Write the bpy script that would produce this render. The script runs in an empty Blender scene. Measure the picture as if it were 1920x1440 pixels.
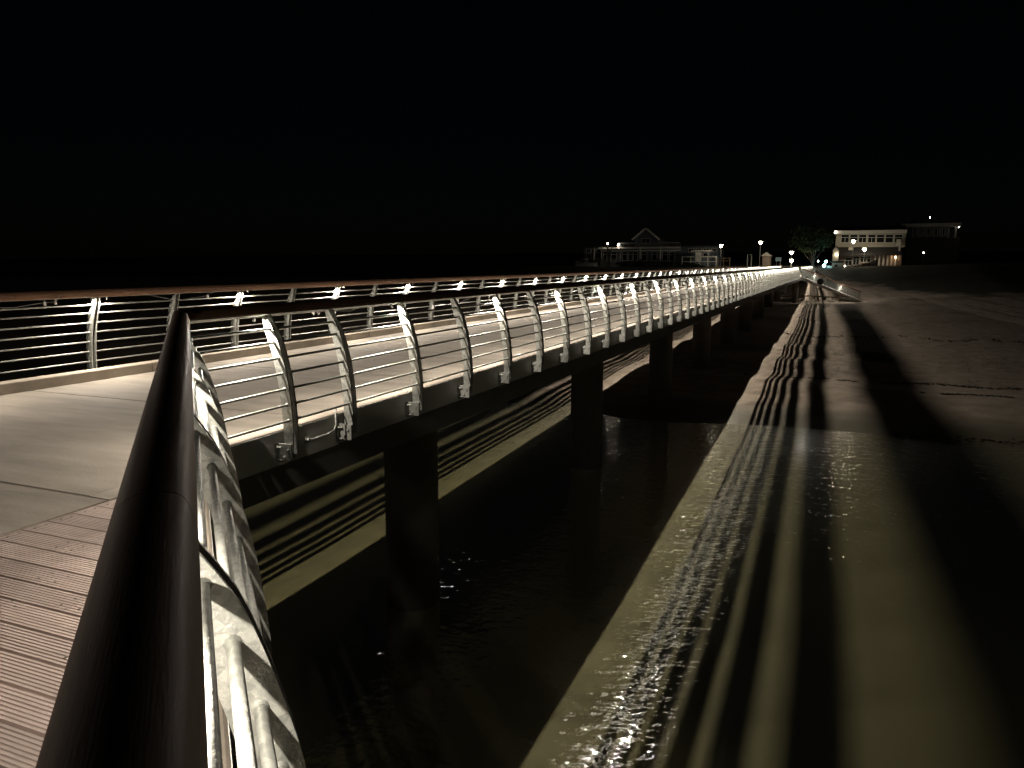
import bpy, math, random
from mathutils import Vector, noise
random.seed(7)
R = math.radians
scene = bpy.context.scene
COL = scene.collection

# ---------------------------------------------------------------- camera, world, light, exposure
EYE = 6.15                       # metres above the water (z = 0)
FPX, HY, VX = 1442.0, 496.0, 1580.0
TH = math.atan((720 - HY) / FPX)
YAW = math.atan((VX - 960) / (FPX / math.cos(TH)))
cam_d = bpy.data.cameras.new('camera'); cam = bpy.data.objects.new('camera', cam_d); COL.objects.link(cam)
cam.location = (0, 0, EYE); cam.rotation_euler = (math.pi / 2 - TH, 0, YAW)
cam_d.sensor_width = 36.0; cam_d.lens = 36.0 * FPX / 1920.0
cam_d.clip_start = 0.02; cam_d.clip_end = 3000
scene.camera = cam

w = bpy.data.worlds.new('World'); scene.world = w; w.use_nodes = True
nt = w.node_tree; bg = nt.nodes['Background']
sky = nt.nodes.new('ShaderNodeTexSky'); sky.sky_type = 'NISHITA'; sky.sun_disc = False
sky.sun_elevation = R(35); sky.sun_rotation = R(150)
nt.links.new(sky.outputs[0], bg.inputs[0]); bg.inputs[1].default_value = 0.00008
moon_d = bpy.data.lights.new('moon', 'SUN'); moon_d.energy = 0.0008; moon_d.angle = R(0.5); moon_d.color = (1, .97, .92)
moon = bpy.data.objects.new('moon', moon_d); COL.objects.link(moon)
moon.rotation_euler = (R(55), 0, R(-150))
scene.view_settings.view_transform = 'Standard'; scene.view_settings.look = 'None'
scene.view_settings.exposure = 0.8; scene.view_settings.gamma = 1.0
cy = scene.cycles
cy.use_denoising = True; cy.use_adaptive_sampling = False
cy.use_light_tree = True
cy.max_bounces = 7; cy.diffuse_bounces = 4; cy.glossy_bounces = 3; cy.transparent_max_bounces = 8
cy.caustics_reflective = False; cy.caustics_refractive = False
cy.sample_clamp_indirect = 20.0; cy.sample_clamp_direct = 0.0
LAMP_W = 100.0                 # power of each small rail lamp


def ray(px, py):
    x = (px - 960) / FPX; y = -(py - 720) / FPX
    F = math.cos(TH) + y * math.sin(TH); U = -math.sin(TH) + y * math.cos(TH)
    return Vector((-F * math.sin(YAW) + x * math.cos(YAW), F * math.cos(YAW) + x * math.sin(YAW), U))


def at(px, py, Y):
    """point on the photo ray at distance Y along the pier"""
    r = ray(px, py); r = r * (Y / r.y); return Vector((r.x, r.y, r.z + EYE))


# ---------------------------------------------------------------- materials
def mat(name, col, rough=.6, metal=0., col2=None, scale=8., detail=6., bump=0., bscale=None, spec=.5, stretch=None, coat=0.):
    m = bpy.data.materials.new(name); m.use_nodes = True
    n = m.node_tree.nodes; l = m.node_tree.links; b = n['Principled BSDF']
    b.inputs['Base Color'].default_value = (*col, 1); b.inputs['Roughness'].default_value = rough
    b.inputs['Metallic'].default_value = metal; b.inputs['Specular IOR Level'].default_value = spec
    b.inputs['Coat Weight'].default_value = coat
    tc = n.new('ShaderNodeTexCoord'); mp = n.new('ShaderNodeMapping'); l.new(tc.outputs['Object'], mp.inputs[0])
    if stretch: mp.inputs['Scale'].default_value = stretch
    if col2 is not None:
        t = n.new('ShaderNodeTexNoise'); t.inputs['Scale'].default_value = scale; t.inputs['Detail'].default_value = detail
        t.inputs['Roughness'].default_value = .62
        l.new(mp.outputs[0], t.inputs[0])
        r = n.new('ShaderNodeValToRGB'); r.color_ramp.elements[0].position = .32; r.color_ramp.elements[1].position = .68
        r.color_ramp.elements[0].color = (*col, 1); r.color_ramp.elements[1].color = (*col2, 1)
        l.new(t.outputs['Fac'], r.inputs[0]); l.new(r.outputs[0], b.inputs['Base Color'])
    if bump > 0:
        t2 = n.new('ShaderNodeTexNoise'); t2.inputs['Scale'].default_value = bscale or scale * 3; t2.inputs['Detail'].default_value = 5
        l.new(mp.outputs[0], t2.inputs[0])
        bp = n.new('ShaderNodeBump'); bp.inputs['Strength'].default_value = bump; bp.inputs['Distance'].default_value = .01
        l.new(t2.outputs['Fac'], bp.inputs['Height']); l.new(bp.outputs[0], b.inputs['Normal'])
    return m


def emis(name, col, s):
    m = bpy.data.materials.new(name); m.use_nodes = True
    n = m.node_tree.nodes; b = n['Principled BSDF']
    b.inputs['Base Color'].default_value = (.02, .02, .02, 1)
    b.inputs['Emission Color'].default_value = (*col, 1); b.inputs['Emission Strength'].default_value = s
    return m


def galvanised():
    m = bpy.data.materials.new('galvanised_steel'); m.use_nodes = True
    n = m.node_tree.nodes; l = m.node_tree.links; b = n['Principled BSDF']
    b.inputs['Metallic'].default_value = .55; b.inputs['Roughness'].default_value = .42
    tc = n.new('ShaderNodeTexCoord')
    v = n.new('ShaderNodeTexVoronoi'); v.inputs['Scale'].default_value = 55; l.new(tc.outputs['Object'], v.inputs[0])
    t = n.new('ShaderNodeTexNoise'); t.inputs['Scale'].default_value = 22; t.inputs['Detail'].default_value = 8; l.new(tc.outputs['Object'], t.inputs[0])
    mx = n.new('ShaderNodeMix'); mx.data_type = 'FLOAT'; mx.inputs[0].default_value = .6
    sp = n.new('ShaderNodeSeparateColor'); l.new(v.outputs['Color'], sp.inputs[0])
    l.new(sp.outputs[0], mx.inputs[2]); l.new(t.outputs['Fac'], mx.inputs[3])
    r = n.new('ShaderNodeValToRGB'); r.color_ramp.elements[0].position = .25; r.color_ramp.elements[1].position = .75
    r.color_ramp.elements[0].color = (.20, .208, .19, 1); r.color_ramp.elements[1].color = (.36, .365, .33, 1)
    l.new(mx.outputs[0], r.inputs[0]); l.new(r.outputs[0], b.inputs['Base Color'])
    r2 = n.new('ShaderNodeMapRange'); r2.inputs['To Min'].default_value = .32; r2.inputs['To Max'].default_value = .6
    l.new(t.outputs['Fac'], r2.inputs[0]); l.new(r2.outputs[0], b.inputs['Roughness'])
    t3 = n.new('ShaderNodeTexNoise'); t3.inputs['Scale'].default_value = 130; t3.inputs['Detail'].default_value = 3; l.new(tc.outputs['Object'], t3.inputs[0])
    bp = n.new('ShaderNodeBump'); bp.inputs['Strength'].default_value = .35; bp.inputs['Distance'].default_value = .004
    l.new(t3.outputs['Fac'], bp.inputs['Height']); l.new(bp.outputs[0], b.inputs['Normal'])
    return m


M = dict(
    steel=galvanised(),
    wood=mat('oiled_hardwood', (.20, .11, .066), .6, 0, (.30, .17, .105), 5, 8, .08, 60, stretch=(6, .35, 6), spec=.25),
    deck=mat('brushed_concrete', (.175, .153, .124), .82, 0, (.30, .265, .22), 1.3, 11, .35, 45, stretch=(.55, 2.6, 1)),
    kerb=mat('kerb_concrete', (.25, .215, .17), .85, 0, (.33, .285, .23), 3, 8, .3, 40),
    fascia=mat('edge_beam_steel', (.60, .59, .55), .42, .1, (.70, .685, .645), 2.5, 8, .15, 30),
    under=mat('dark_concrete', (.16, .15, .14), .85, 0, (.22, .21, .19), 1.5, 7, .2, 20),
    pile=mat('pile_concrete', (.18, .162, .135), .8, 0, (.26, .235, .20), 1.6, 8, .3, 14),
    plank=mat('composite_plank', (.36, .287, .253), .65, 0, (.50, .41, .366), 6, 7, .2, 80, stretch=(.4, 5, 1)),
    lens=emis('lamp_lens', (1, .89, .76), 30.),
    black=mat('black_plastic', (.02, .02, .02), .5),
    white=mat('white_paint', (.72, .70, .66), .6, 0, (.78, .76, .72), 3),
    cable=mat('grey_cable', (.35, .34, .33), .6),
    bulb=mat('white_socket', (.8, .78, .74), .4),
)

M['lens'].cycles.emission_sampling = 'NONE'
def vary(m, lo, hi):
    # small brightness differences from piece to piece
    n = m.node_tree.nodes; l = m.node_tree.links; b = n['Principled BSDF']; src = b.inputs['Base Color'].links[0].from_socket
    oi = n.new('ShaderNodeObjectInfo'); mr = n.new('ShaderNodeMapRange'); mr.inputs['To Min'].default_value = lo; mr.inputs['To Max'].default_value = hi
    l.new(oi.outputs['Random'], mr.inputs[0]); hs = n.new('ShaderNodeHueSaturation'); l.new(mr.outputs[0], hs.inputs['Value']); l.new(src, hs.inputs['Color']); l.new(hs.outputs[0], b.inputs['Base Color'])
vary(M['plank'], .78, 1.12); vary(M['deck'], .9, 1.06); vary(M['kerb'], .88, 1.08); vary(M['steel'], .86, 1.1); vary(M['wood'], .85, 1.12)
# ---------------------------------------------------------------- mesh helpers
class MB:
    def __init__(s): s.v = []; s.f = []; s.m = []; s.sm = []
    def add(s, v, f, mi=0, smooth=False):
        o = len(s.v); s.v += [tuple(p) for p in v]
        for q in f: s.f.append([i + o for i in q]); s.m.append(mi); s.sm.append(smooth)
    def box(s, x0, y0, z0, x1, y1, z1, mi=0):
        v = [(x0, y0, z0), (x1, y0, z0), (x1, y1, z0), (x0, y1, z0), (x0, y0, z1), (x1, y0, z1), (x1, y1, z1), (x0, y1, z1)]
        s.add(v, [(3, 2, 1, 0), (4, 5, 6, 7), (0, 1, 5, 4), (1, 2, 6, 5), (2, 3, 7, 6), (3, 0, 4, 7)], mi)
        return s
    def tube(s, pts, r, n=8, mi=0, cap=True, smooth=True):
        pts = [Vector(p) for p in pts]; rr = r if isinstance(r, (list, tuple)) else [r] * len(pts)
        rings = []
        for i, p in enumerate(pts):
            d = (pts[min(i + 1, len(pts) - 1)] - pts[max(i - 1, 0)]).normalized()
            a = Vector((0, 0, 1)) if abs(d.z) < .9 else Vector((1, 0, 0))
            u = d.cross(a).normalized(); w_ = u.cross(d)
            rings.append([p + (u * math.cos(2 * math.pi * k / n) + w_ * math.sin(2 * math.pi * k / n)) * rr[i] for k in range(n)])
        v = [q for g in rings for q in g]; f = []
        for i in range(len(pts) - 1):
            for k in range(n):
                f.append((i * n + k, i * n + (k + 1) % n, (i + 1) * n + (k + 1) % n, (i + 1) * n + k))
        s.add(v, f, mi, smooth)
        if cap:
            s.add(rings[0], [tuple(range(n))[::-1]], mi); s.add(rings[-1], [tuple(range(n))], mi)
        return s
    def prism(s, poly, axis, a, b, mi=0, smooth=False):
        """poly of 2-D points extruded along axis; 'y': (x,z) 'x': (y,z) 'z': (x,y)"""
        def P(p, t): return (p[0], t, p[1]) if axis == 'y' else ((t, p[0], p[1]) if axis == 'x' else (p[0], p[1], t))
        n = len(poly); v = [P(p, a) for p in poly] + [P(p, b) for p in poly]
        s.add(v, [(k, (k + 1) % n, n + (k + 1) % n, n + k) for k in range(n)], mi, smooth)
        s.add([P(p, a) for p in poly], [tuple(range(n))[::-1]], mi); s.add([P(p, b) for p in poly], [tuple(range(n))], mi)
        return s
    def mesh(s, name, mats):
        me = bpy.data.meshes.new(name); me.from_pydata(s.v, [], s.f)
        for m in (mats if isinstance(mats, (list, tuple)) else [mats]): me.materials.append(m)
        me.polygons.foreach_set('material_index', s.m); me.polygons.foreach_set('use_smooth', s.sm)
        bmf(me); me.update(); return me


def bmf(me):
    import bmesh
    b = bmesh.new(); b.from_mesh(me); bmesh.ops.recalc_face_normals(b, faces=b.faces); b.to_mesh(me); b.free()


def ob(name, me, parent=None, loc=(0, 0, 0), rz=0.):
    o = bpy.data.objects.new(name, me); COL.objects.link(o); o.location = loc; o.rotation_euler = (0, 0, rz)
    if parent is not None: o.parent = parent
    return o


def empty(name, loc=(0, 0, 0), rz=0.): return ob(name, None, None, loc, rz)


def tag(o, label=None, cat=None, group=None, kind=None):
    if label: o['label'] = label
    if cat: o['category'] = cat
    if group: o['group'] = group
    if kind: o['kind'] = kind
    return o


# ---------------------------------------------------------------- ground, sea bed and water
PROFILE = [(-60, -2.6), (-5, -1.0), (9, -.75), (14.4, -.63), (20.3, -.36), (27, -.13), (31.7, .04), (35.2, .36), (40.6, .47), (51.5, .73), (68, 1.0), (84, 1.75),
           (101, 2.0), (108, 2.6), (120, 4.3), (131, 5.35), (141, 5.75), (170, 6.4), (230, 8), (400, 12)]
def prof(y):
    for (a, za), (b, zb) in zip(PROFILE, PROFILE[1:]):
        if y <= b:
            t = max(0, (y - a) / (b - a)); return za + (zb - za) * t
    return PROFILE[-1][1]
def ground(x, y):
    z = sum(prof(y + d) for d in (-1.2, -.4, .4, 1.2)) / 4
    k = min(1, max(0, (y - 30) / 5)) * min(1, max(0, (150 - y) / 30))
    n = noise.noise(Vector((x * .06, y * .19, 3.1))) * .10 + noise.noise(Vector((x * .2, y * .42, 9.7))) * .045 + noise.noise(Vector((x * .7, y * .8, 1.7))) * .01 + noise.noise(Vector((x * 1.9, y * 1.5, 4.4))) * .025 * min(1, max(0, (y - 40) / 3))
    z += .085 * k * math.sin(y * 2 * math.pi / 7.3 + 1.6 * noise.noise(Vector((x * .05, y * .07, 8.8))) + .12 * x) * min(1, max(.35, (70 - y) / 20))
    z += n * k + (1 - k) * .014 * noise.noise(Vector((x * .3, y * .3, 5))) 
    z += .06 * noise.noise(Vector((x * .22, 3.3, .5))) * max(0, 1 - abs(y - 31) / 7)
    if x > 2.5 and y > 60:                                    # dune shoulder right of the beach steps
        z += min(1, (x - 2.5) / 14) * min(1, (y - 60) / 40) * 1.6 * max(0, min(1, (150 - y) / 30))
    return z


def spaced(parts):
    out = []
    for a, b, st in parts:
        n = max(1, round((b - a) / st)); out += [a + (b - a) * i / n for i in range(n)]
    return out + [parts[-1][1]]


def ground_mat():
    m = bpy.data.materials.new('beach_sand'); m.use_nodes = True
    n = m.node_tree.nodes; l = m.node_tree.links; b = n['Principled BSDF']
    tc = n.new('ShaderNodeTexCoord')
    t = n.new('ShaderNodeTexNoise'); t.inputs['Scale'].default_value = 1.3; t.inputs['Detail'].default_value = 9; l.new(tc.outputs['Object'], t.inputs[0])
    r = n.new('ShaderNodeValToRGB'); r.color_ramp.elements[0].color = (.46, .375, .285, 1); r.color_ramp.elements[1].color = (.70, .59, .47, 1)
    r.color_ramp.elements[0].position = .3; r.color_ramp.elements[1].position = .7; l.new(t.outputs['Fac'], r.inputs[0])
    sx = n.new('ShaderNodeSeparateXYZ'); l.new(tc.outputs['Object'], sx.inputs[0])
    wv = n.new('ShaderNodeTexNoise'); wv.inputs['Scale'].default_value = .35; l.new(tc.outputs['Object'], wv.inputs[0])
    ad = n.new('ShaderNodeMath'); ad.operation = 'MULTIPLY_ADD'; ad.inputs[1].default_value = 3.0; l.new(wv.outputs['Fac'], ad.inputs[0]); l.new(sx.outputs['Y'], ad.inputs[2])
    mr = n.new('ShaderNodeMapRange'); mr.inputs['From Min'].default_value = 33.6; mr.inputs['From Max'].default_value = 36.2; l.new(ad.outputs[0], mr.inputs[0])
    wet = n.new('ShaderNodeMix'); wet.data_type = 'RGBA'; wet.inputs[6].default_value = (.225, .207, .145, 1)
    l.new(mr.outputs[0], wet.inputs[0]); l.new(r.outputs[0], wet.inputs[7]); 
    ax = n.new('ShaderNodeMath'); ax.operation = 'MULTIPLY_ADD'; ax.inputs[1].default_value = 10.; l.new(wv.outputs['Fac'], ax.inputs[0])
    mx_ = n.new('ShaderNodeMath'); mx_.operation = 'ADD'; l.new(sx.outputs['Y'], mx_.inputs[0])
    rx_ = n.new('ShaderNodeMapRange'); rx_.inputs['From Min'].default_value = 2; rx_.inputs['From Max'].default_value = 14; rx_.inputs['To Max'].default_value = 22; l.new(sx.outputs['X'], rx_.inputs[0])
    l.new(rx_.outputs[0], mx_.inputs[1]); l.new(mx_.outputs[0], ax.inputs[2])
    vg = n.new('ShaderNodeMapRange'); vg.inputs['From Min'].default_value = 117; vg.inputs['From Max'].default_value = 123; l.new(ax.outputs[0], vg.inputs[0])
    vc = n.new('ShaderNodeMix'); vc.data_type = 'RGBA'; vc.inputs[7].default_value = (.035, .038, .022, 1); l.new(vg.outputs[0], vc.inputs[0]); l.new(wet.outputs[2], vc.inputs[6])
    l.new(vc.outputs[2], b.inputs['Base Color'])
    rr = n.new('ShaderNodeMapRange'); rr.inputs['To Min'].default_value = .55; rr.inputs['To Max'].default_value = .92; l.new(mr.outputs[0], rr.inputs[0]); l.new(rr.outputs[0], b.inputs['Roughness'])
    # foot-trodden relief
    t2 = n.new('ShaderNodeTexNoise'); t2.inputs['Scale'].default_value = 2.6; t2.inputs['Detail'].default_value = 9; t2.inputs['Roughness'].default_value = .65; l.new(tc.outputs['Object'], t2.inputs[0])
    bp = n.new('ShaderNodeBump'); bp.inputs['Distance'].default_value = .3; l.new(t2.outputs['Fac'], bp.inputs['Height'])
    bs = n.new('ShaderNodeMapRange'); bs.inputs['From Min'].default_value = 40; bs.inputs['From Max'].default_value = 44; bs.inputs['To Min'].default_value = .12; bs.inputs['To Max'].default_value = .95
    l.new(ad.outputs[0], bs.inputs[0]); l.new(bs.outputs[0], bp.inputs['Strength']); l.new(bp.outputs[0], b.inputs['Normal'])
    return m


xs = spaced([(-400, -90, 40), (-90, -40, 6), (-40, -14, 2), (-14, 9, .16), (9, 30, .8), (30, 90, 5), (90, 400, 40)])
ys = spaced([(-60, 5, 6), (5, 30, .5), (30, 105, .22), (105, 145, .8), (145, 230, 6), (230, 400, 30)])
gv = [(x, y, ground(x, y)) for y in ys for x in xs]; nx = len(xs)
gf = [(j * nx + i, j * nx + i + 1, (j + 1) * nx + i + 1, (j + 1) * nx + i) for j in range(len(ys) - 1) for i in range(nx - 1)]
gm = bpy.data.meshes.new('beach'); gm.from_pydata(gv, [], gf); gm.materials.append(ground_mat())
gm.polygons.foreach_set('use_smooth', [True] * len(gf))
tag(ob('beach', gm), kind='structure')


def water_mat():
    m = bpy.data.materials.new('shallow_sea_water'); m.use_nodes = True
    n = m.node_tree.nodes; l = m.node_tree.links; n.remove(n['Principled BSDF']); out = n['Material Output']
    tr = n.new('ShaderNodeBsdfTransparent'); tr.inputs[0].default_value = (.62, .62, .47, 1)
    tc0 = n.new('ShaderNodeTexCoord'); sp = n.new('ShaderNodeSeparateXYZ'); l.new(tc0.outputs['Object'], sp.inputs[0])
    dm = n.new('ShaderNodeMapRange'); dm.inputs['From Min'].default_value = 30.5; dm.inputs['From Max'].default_value = 20; l.new(sp.outputs['Y'], dm.inputs[0])
    dc = n.new('ShaderNodeMix'); dc.data_type = 'RGBA'; dc.inputs[6].default_value = (.9, .9, .86, 1); dc.inputs[7].default_value = (.84, .84, .70, 1)
    l.new(dm.outputs[0], dc.inputs[0]); l.new(dc.outputs[2], tr.inputs[0])
    gl = n.new('ShaderNodeBsdfGlossy'); gl.inputs['Roughness'].default_value = .062; gl.inputs[0].default_value = (1, 1, 1, 1)
    tc = n.new('ShaderNodeTexCoord')
    mp = n.new('ShaderNodeMapping'); mp.inputs['Rotation'].default_value = (0, 0, R(12)); mp.inputs['Scale'].default_value = (.8, 1.2, 1); l.new(tc.outputs['Object'], mp.inputs[0])
    a = n.new('ShaderNodeTexNoise'); a.inputs['Scale'].default_value = 6.5; a.inputs['Detail'].default_value = 2.2; a.inputs['Roughness'].default_value = .45; l.new(mp.outputs[0], a.inputs[0])
    c = n.new('ShaderNodeTexNoise'); c.inputs['Scale'].default_value = 2.3; c.inputs['Detail'].default_value = 2; l.new(mp.outputs[0], c.inputs[0])
    big = n.new('ShaderNodeMath'); big.operation = 'MULTIPLY_ADD'; big.inputs[1].default_value = 1.8; l.new(c.outputs['Fac'], big.inputs[0]); l.new(a.outputs['Fac'], big.inputs[2])
    bp = n.new('ShaderNodeBump'); bp.inputs['Strength'].default_value = 1.0; bp.inputs['Distance'].default_value = .014; l.new(big.outputs[0], bp.inputs['Height'])
    l.new(bp.outputs[0], gl.inputs['Normal'])
    gl.inputs[0].default_value = (.95, .95, .95, 1)
    mx = n.new('ShaderNodeAddShader'); l.new(tr.outputs[0], mx.inputs[0]); l.new(gl.outputs[0], mx.inputs[1])
    l.new(mx.outputs[0], out.inputs['Surface'])
    return m
mb = MB(); mb.add([(-400, -300, 0), (400, -300, 0), (400, 60, 0), (-400, 60, 0)], [(0, 1, 2, 3)])
tag(ob('sea_water', mb.mesh('sea_water', water_mat())), kind='structure')

# ---------------------------------------------------------------- the pier
S = .0015                        # the deck climbs gently towards the shore
ZD = EYE - 1.57                  # deck height at y = 0
XN, XF = -4.45, -9.45            # outer faces of the near and far edge beams
XC = (XN + XF) / 2
YEND = 138.
AZ = R(45.65); OFF = .035          # the angled railing by the camera: its azimuth, and the eye's distance inside its edge beam
def zd(y): return ZD + S * y
TILT = math.atan(S)

pier = empty('pier', (0, 0, 0)); tag(pier, 'long concrete pier on a single row of thick round piles running to the shore', 'pier')
def tilt_part(name, me, y):
    o = ob(name, me, pier, (0, y, zd(y))); o.rotation_euler = (TILT, 0, 0); return o
# deck slabs
SL = 2.85
y = 3.54 - 4 * SL
slab_me = None
while y < YEND:
    if slab_me is None:
        b = MB()
        pr = [(.0045, -.2), (.0045, -.014), (.016, 0), (SL - .016, 0), (SL - .0045, -.014), (SL - .0045, -.2)]
        b.prism(pr, 'x', XF + .203, XN - .203)
        slab_me = b.mesh('deck_slab', M['deck'])
        b = MB(); b.prism(pr, 'x', XF + .203, XN - .003); slab_wide = b.mesh('deck_slab_wide', M['deck'])
    tilt_part('deck_slab', slab_wide if y < 2.2 else slab_me, y)
    y += SL
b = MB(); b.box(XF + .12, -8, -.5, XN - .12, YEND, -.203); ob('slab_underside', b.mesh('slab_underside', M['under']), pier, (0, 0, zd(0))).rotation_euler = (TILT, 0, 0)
b = MB(); b.box(XN - .2, 3.545, -.16, XN - .004, 4.6, -.001); ob('deck_infill', b.mesh('deck_infill', M['deck']), pier, (0, 0, zd(4)))
# kerbs and edge beams in lengths
KL = 2.85
def kerb_piece(x0, x1, L, me_name='kerb'):
    b = MB(); g = .006; c = .012
    b.prism([(x0, -.16), (x1, -.16), (x1, .14 - c), (x1 - c, .14), (x0 + c, .14), (x0, .14 - c)], 'y', g, L - g)
    return b.mesh(me_name, M['kerb'])
kf = kerb_piece(XF + .004, XF + .2, KL); kn = kerb_piece(XN - .2, XN - .004, KL)
y = -6.0
while y < YEND:
    tilt_part('kerb', kf, y); y += KL
y = 4.62
while y < 93:
    tilt_part('kerb', kn, y); y += KL
y = 98.8
while y < YEND:
    tilt_part('kerb', kn, y); y += KL
EB = 10.48
bn2 = MB(); bn2.box(XN - .1, .012, -.175, XN, EB - .012, .122); bn = bn2.mesh('edge_beam', M['fascia'])
bf2 = MB(); bf2.box(XF, .012, -.175, XF + .1, EB - .012, .122); bf = bf2.mesh('edge_beam', M['fascia'])
# the kerbs sit on the beams' inner side: shift the kerb shell 2 mm inside the beam face
y = 6.13 - EB
while y < YEND:
    if y < 0:
        b = MB(); b.box(XN - .1, 4.44, -.175, XN, 6.13 - .012, .122); ob('edge_beam', b.mesh('edge_beam_short', M['fascia']), pier, (0, 0, zd(0)))
    else:
        tilt_part('edge_beam', bn, y)
    tilt_part('edge_beam', bf, y); y += EB
# piles with cross heads
k = 0
for i in range(12):
    y = 1.2 + 10.5 * i
    if y > 125: break
    zb = ground(XC, y) - 1.5; zt = zd(y) - .92
    b = MB()
    n = 28; rad = .485
    b.tube([(0, 0, zb), (0, 0, zt)], rad, n)
    b.tube([(0, 0, zt), (0, 0, zt + .06)], rad + .03, n)
    ob('pile', b.mesh('pile', M['pile']), pier, (XC, y, 0))
    b = MB(); b.prism([(-1.9, .0), (-1.9, -.22), (-.65, -.36), (.65, -.36), (1.9, -.22), (1.9, 0)], 'y', -.45, .45)
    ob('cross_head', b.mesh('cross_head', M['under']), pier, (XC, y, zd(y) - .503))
# pair of slim columns under the stair landing
for (x, y) in ((-4.75, 93.0), (-8.9, 93.0)):
    b = MB(); b.tube([(0, 0, ground(x, y) - 1), (0, 0, zd(y) - .52)], .3, 20); ob('pile', b.mesh('landing_pile', M['pile']), pier, (x, y, 0))
# expansion-joint conduit on the edge beam
b = MB(); b.tube([(XN + .012, 5.62, -.02), (XN + .05, 5.66, -.02), (XN + .06, 5.86, -.015), (XN + .062, 5.97, .0), (XN + .062, 6.0, .05), (XN + .062, 6.0, .17), (XN + .05, 6.03, .2), (XN + .01, 6.1, .205)], .009, 8)
ob('earthing_rod', b.mesh('earthing_rod', M['steel']), pier, (0, 0, zd(0)))
b = MB(); b.tube([(XN + .002, 5.62, -.02), (XN + .02, 5.62, -.02)], .034, 6, smooth=False); b.tube([(XN + .02, 5.62, -.02), (XN + .045, 5.62, -.02)], .018, 6, smooth=False)
ob('earthing_clamp', b.mesh('earthing_clamp', M['steel']), pier, (0, 0, zd(0)))

# viewing platform beside the pier (planks run across the pier direction)
plat = empty('viewing_platform', (-2.5, 0, ZD)); tag(plat, 'viewing platform of ribbed brown composite planks beside the concrete deck', 'platform')
PW = .168
def plank_profile():
    w0, nr = PW - .010, 8; pts = [(0, -.03)]
    st = w0 / nr
    for i in range(nr):
        a = i * st
        pts += [(a + .0015, 0), (a + st * .62, 0), (a + st * .68, -.0045), (a + st * .95, -.0045)]
    pts += [(w0, 0), (w0, -.03)]
    return pts
pp = plank_profile()
y = 4.27; i = 0
C45 = math.sqrt(.5)
while y > -2.4:
    xm = -(y + PW) * math.tan(AZ) + (OFF - .205) / math.cos(AZ)         # inside the kerb along the angled rail
    x0 = XN - .0 + .004
    if xm - x0 > .08:
        cut = []
        if xm - x0 > .9: cut = [x0 + (.55 if i % 2 else .9) * min(1.9, xm - x0) * (.8 + .1 * (i % 3))]
        edges = [x0] + [c for c in cut if c < xm - .25] + [xm]
        for a, c in zip(edges, edges[1:]):
            b = MB(); b.prism([(p[0], p[1]) for p in pp], 'x', a + .003 + 2.5, c - .003 + 2.5)
            ob('plank', b.mesh('plank', M['plank']), plat, (0, y, 0))
            # screw heads
            for sx in (a + .06, c - .06):
                q = MB()
                for sy in (.045, .115): q.tube([(sx + 2.5, sy, -.004), (sx + 2.5, sy, .0012)], .006, 8)
                if y > .4: ob('screw', q.mesh('screw', M['black']), plat, (0, y, 0))
    y -= PW; i += 1
vv = [(XN + 2.503, 4.40), (XN + 2.503, -2.4), (2.4 + 2.3, -2.4)]
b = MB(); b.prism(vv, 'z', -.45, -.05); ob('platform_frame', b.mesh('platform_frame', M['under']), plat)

# ---------------------------------------------------------------- railings
BARS = [(-.044, 1.015), (.000, .900), (.040, .766), (.070, .634), (.091, .500), (.106, .363), (.116, .225)]
def curve_v(z):
    tb = [(1.16, -.118), (1.1, -.088)] + [(b_[1], b_[0]) for b_ in BARS] + [(.05, .116), (-.09, .108)]
    for (za, va), (zb, vb) in zip(tb, tb[1:]):
        if z >= zb: return va + (vb - va) * (za - z) / (za - zb)
    return tb[-1][1]
BARR = .0115

def post_mesh():
    b = MB(); zs = [1.145 - i * (1.145 + .08) / 22 for i in range(23)]
    outer = []; inner = []
    for z in zs:
        v = sum(curve_v(z + d) for d in (-.05, 0, .05)) / 3
        t = min(1, max(0, (1.145 - z) / .2)); t = t * t * (3 - 2 * t)
        lo = max(0, (.12 - z) / .2)
        outer.append((v + .022 + .024 * t - .012 * lo, z)); inner.append((v - .024 - .034 * t + .016 * lo, z))
    poly = outer + inner[::-1]
    n = len(outer)
    for t0 in (-.038, .024):
        v = [(p[0], t0, p[1]) for p in outer] + [(p[0], t0, p[1]) for p in inner] + [(p[0], t0 + .014, p[1]) for p in outer] + [(p[0], t0 + .014, p[1]) for p in inner]
        f = []
        for k in range(n - 1):
            f += [(k, k + 1, n + k + 1, n + k), (2 * n + k, 3 * n + k, 3 * n + k + 1, 2 * n + k + 1),
                  (k, 2 * n + k, 2 * n + k + 1, k + 1), (n + k, n + k + 1, 3 * n + k + 1, 3 * n + k)]
        f += [(0, n, 3 * n, 2 * n), (n - 1, 3 * n - 1, 4 * n - 1, 2 * n - 1)]
        b.add(v, f)
    # weld collars where the bars enter
    for (v, z) in BARS:
        for sgn in (-1, 1):
            b.tube([(v, sgn * .037, z), (v, sgn * .047, z)], [BARR + .006, BARR + .001], 10)
    # top saddle under the handrail
    b.prism([(-.145, 1.1165), (-.06, 1.1395), (-.062, 1.146), (-.147, 1.123)], 'y', -.06, .06)
    return b.mesh('post', M['steel'])

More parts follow.
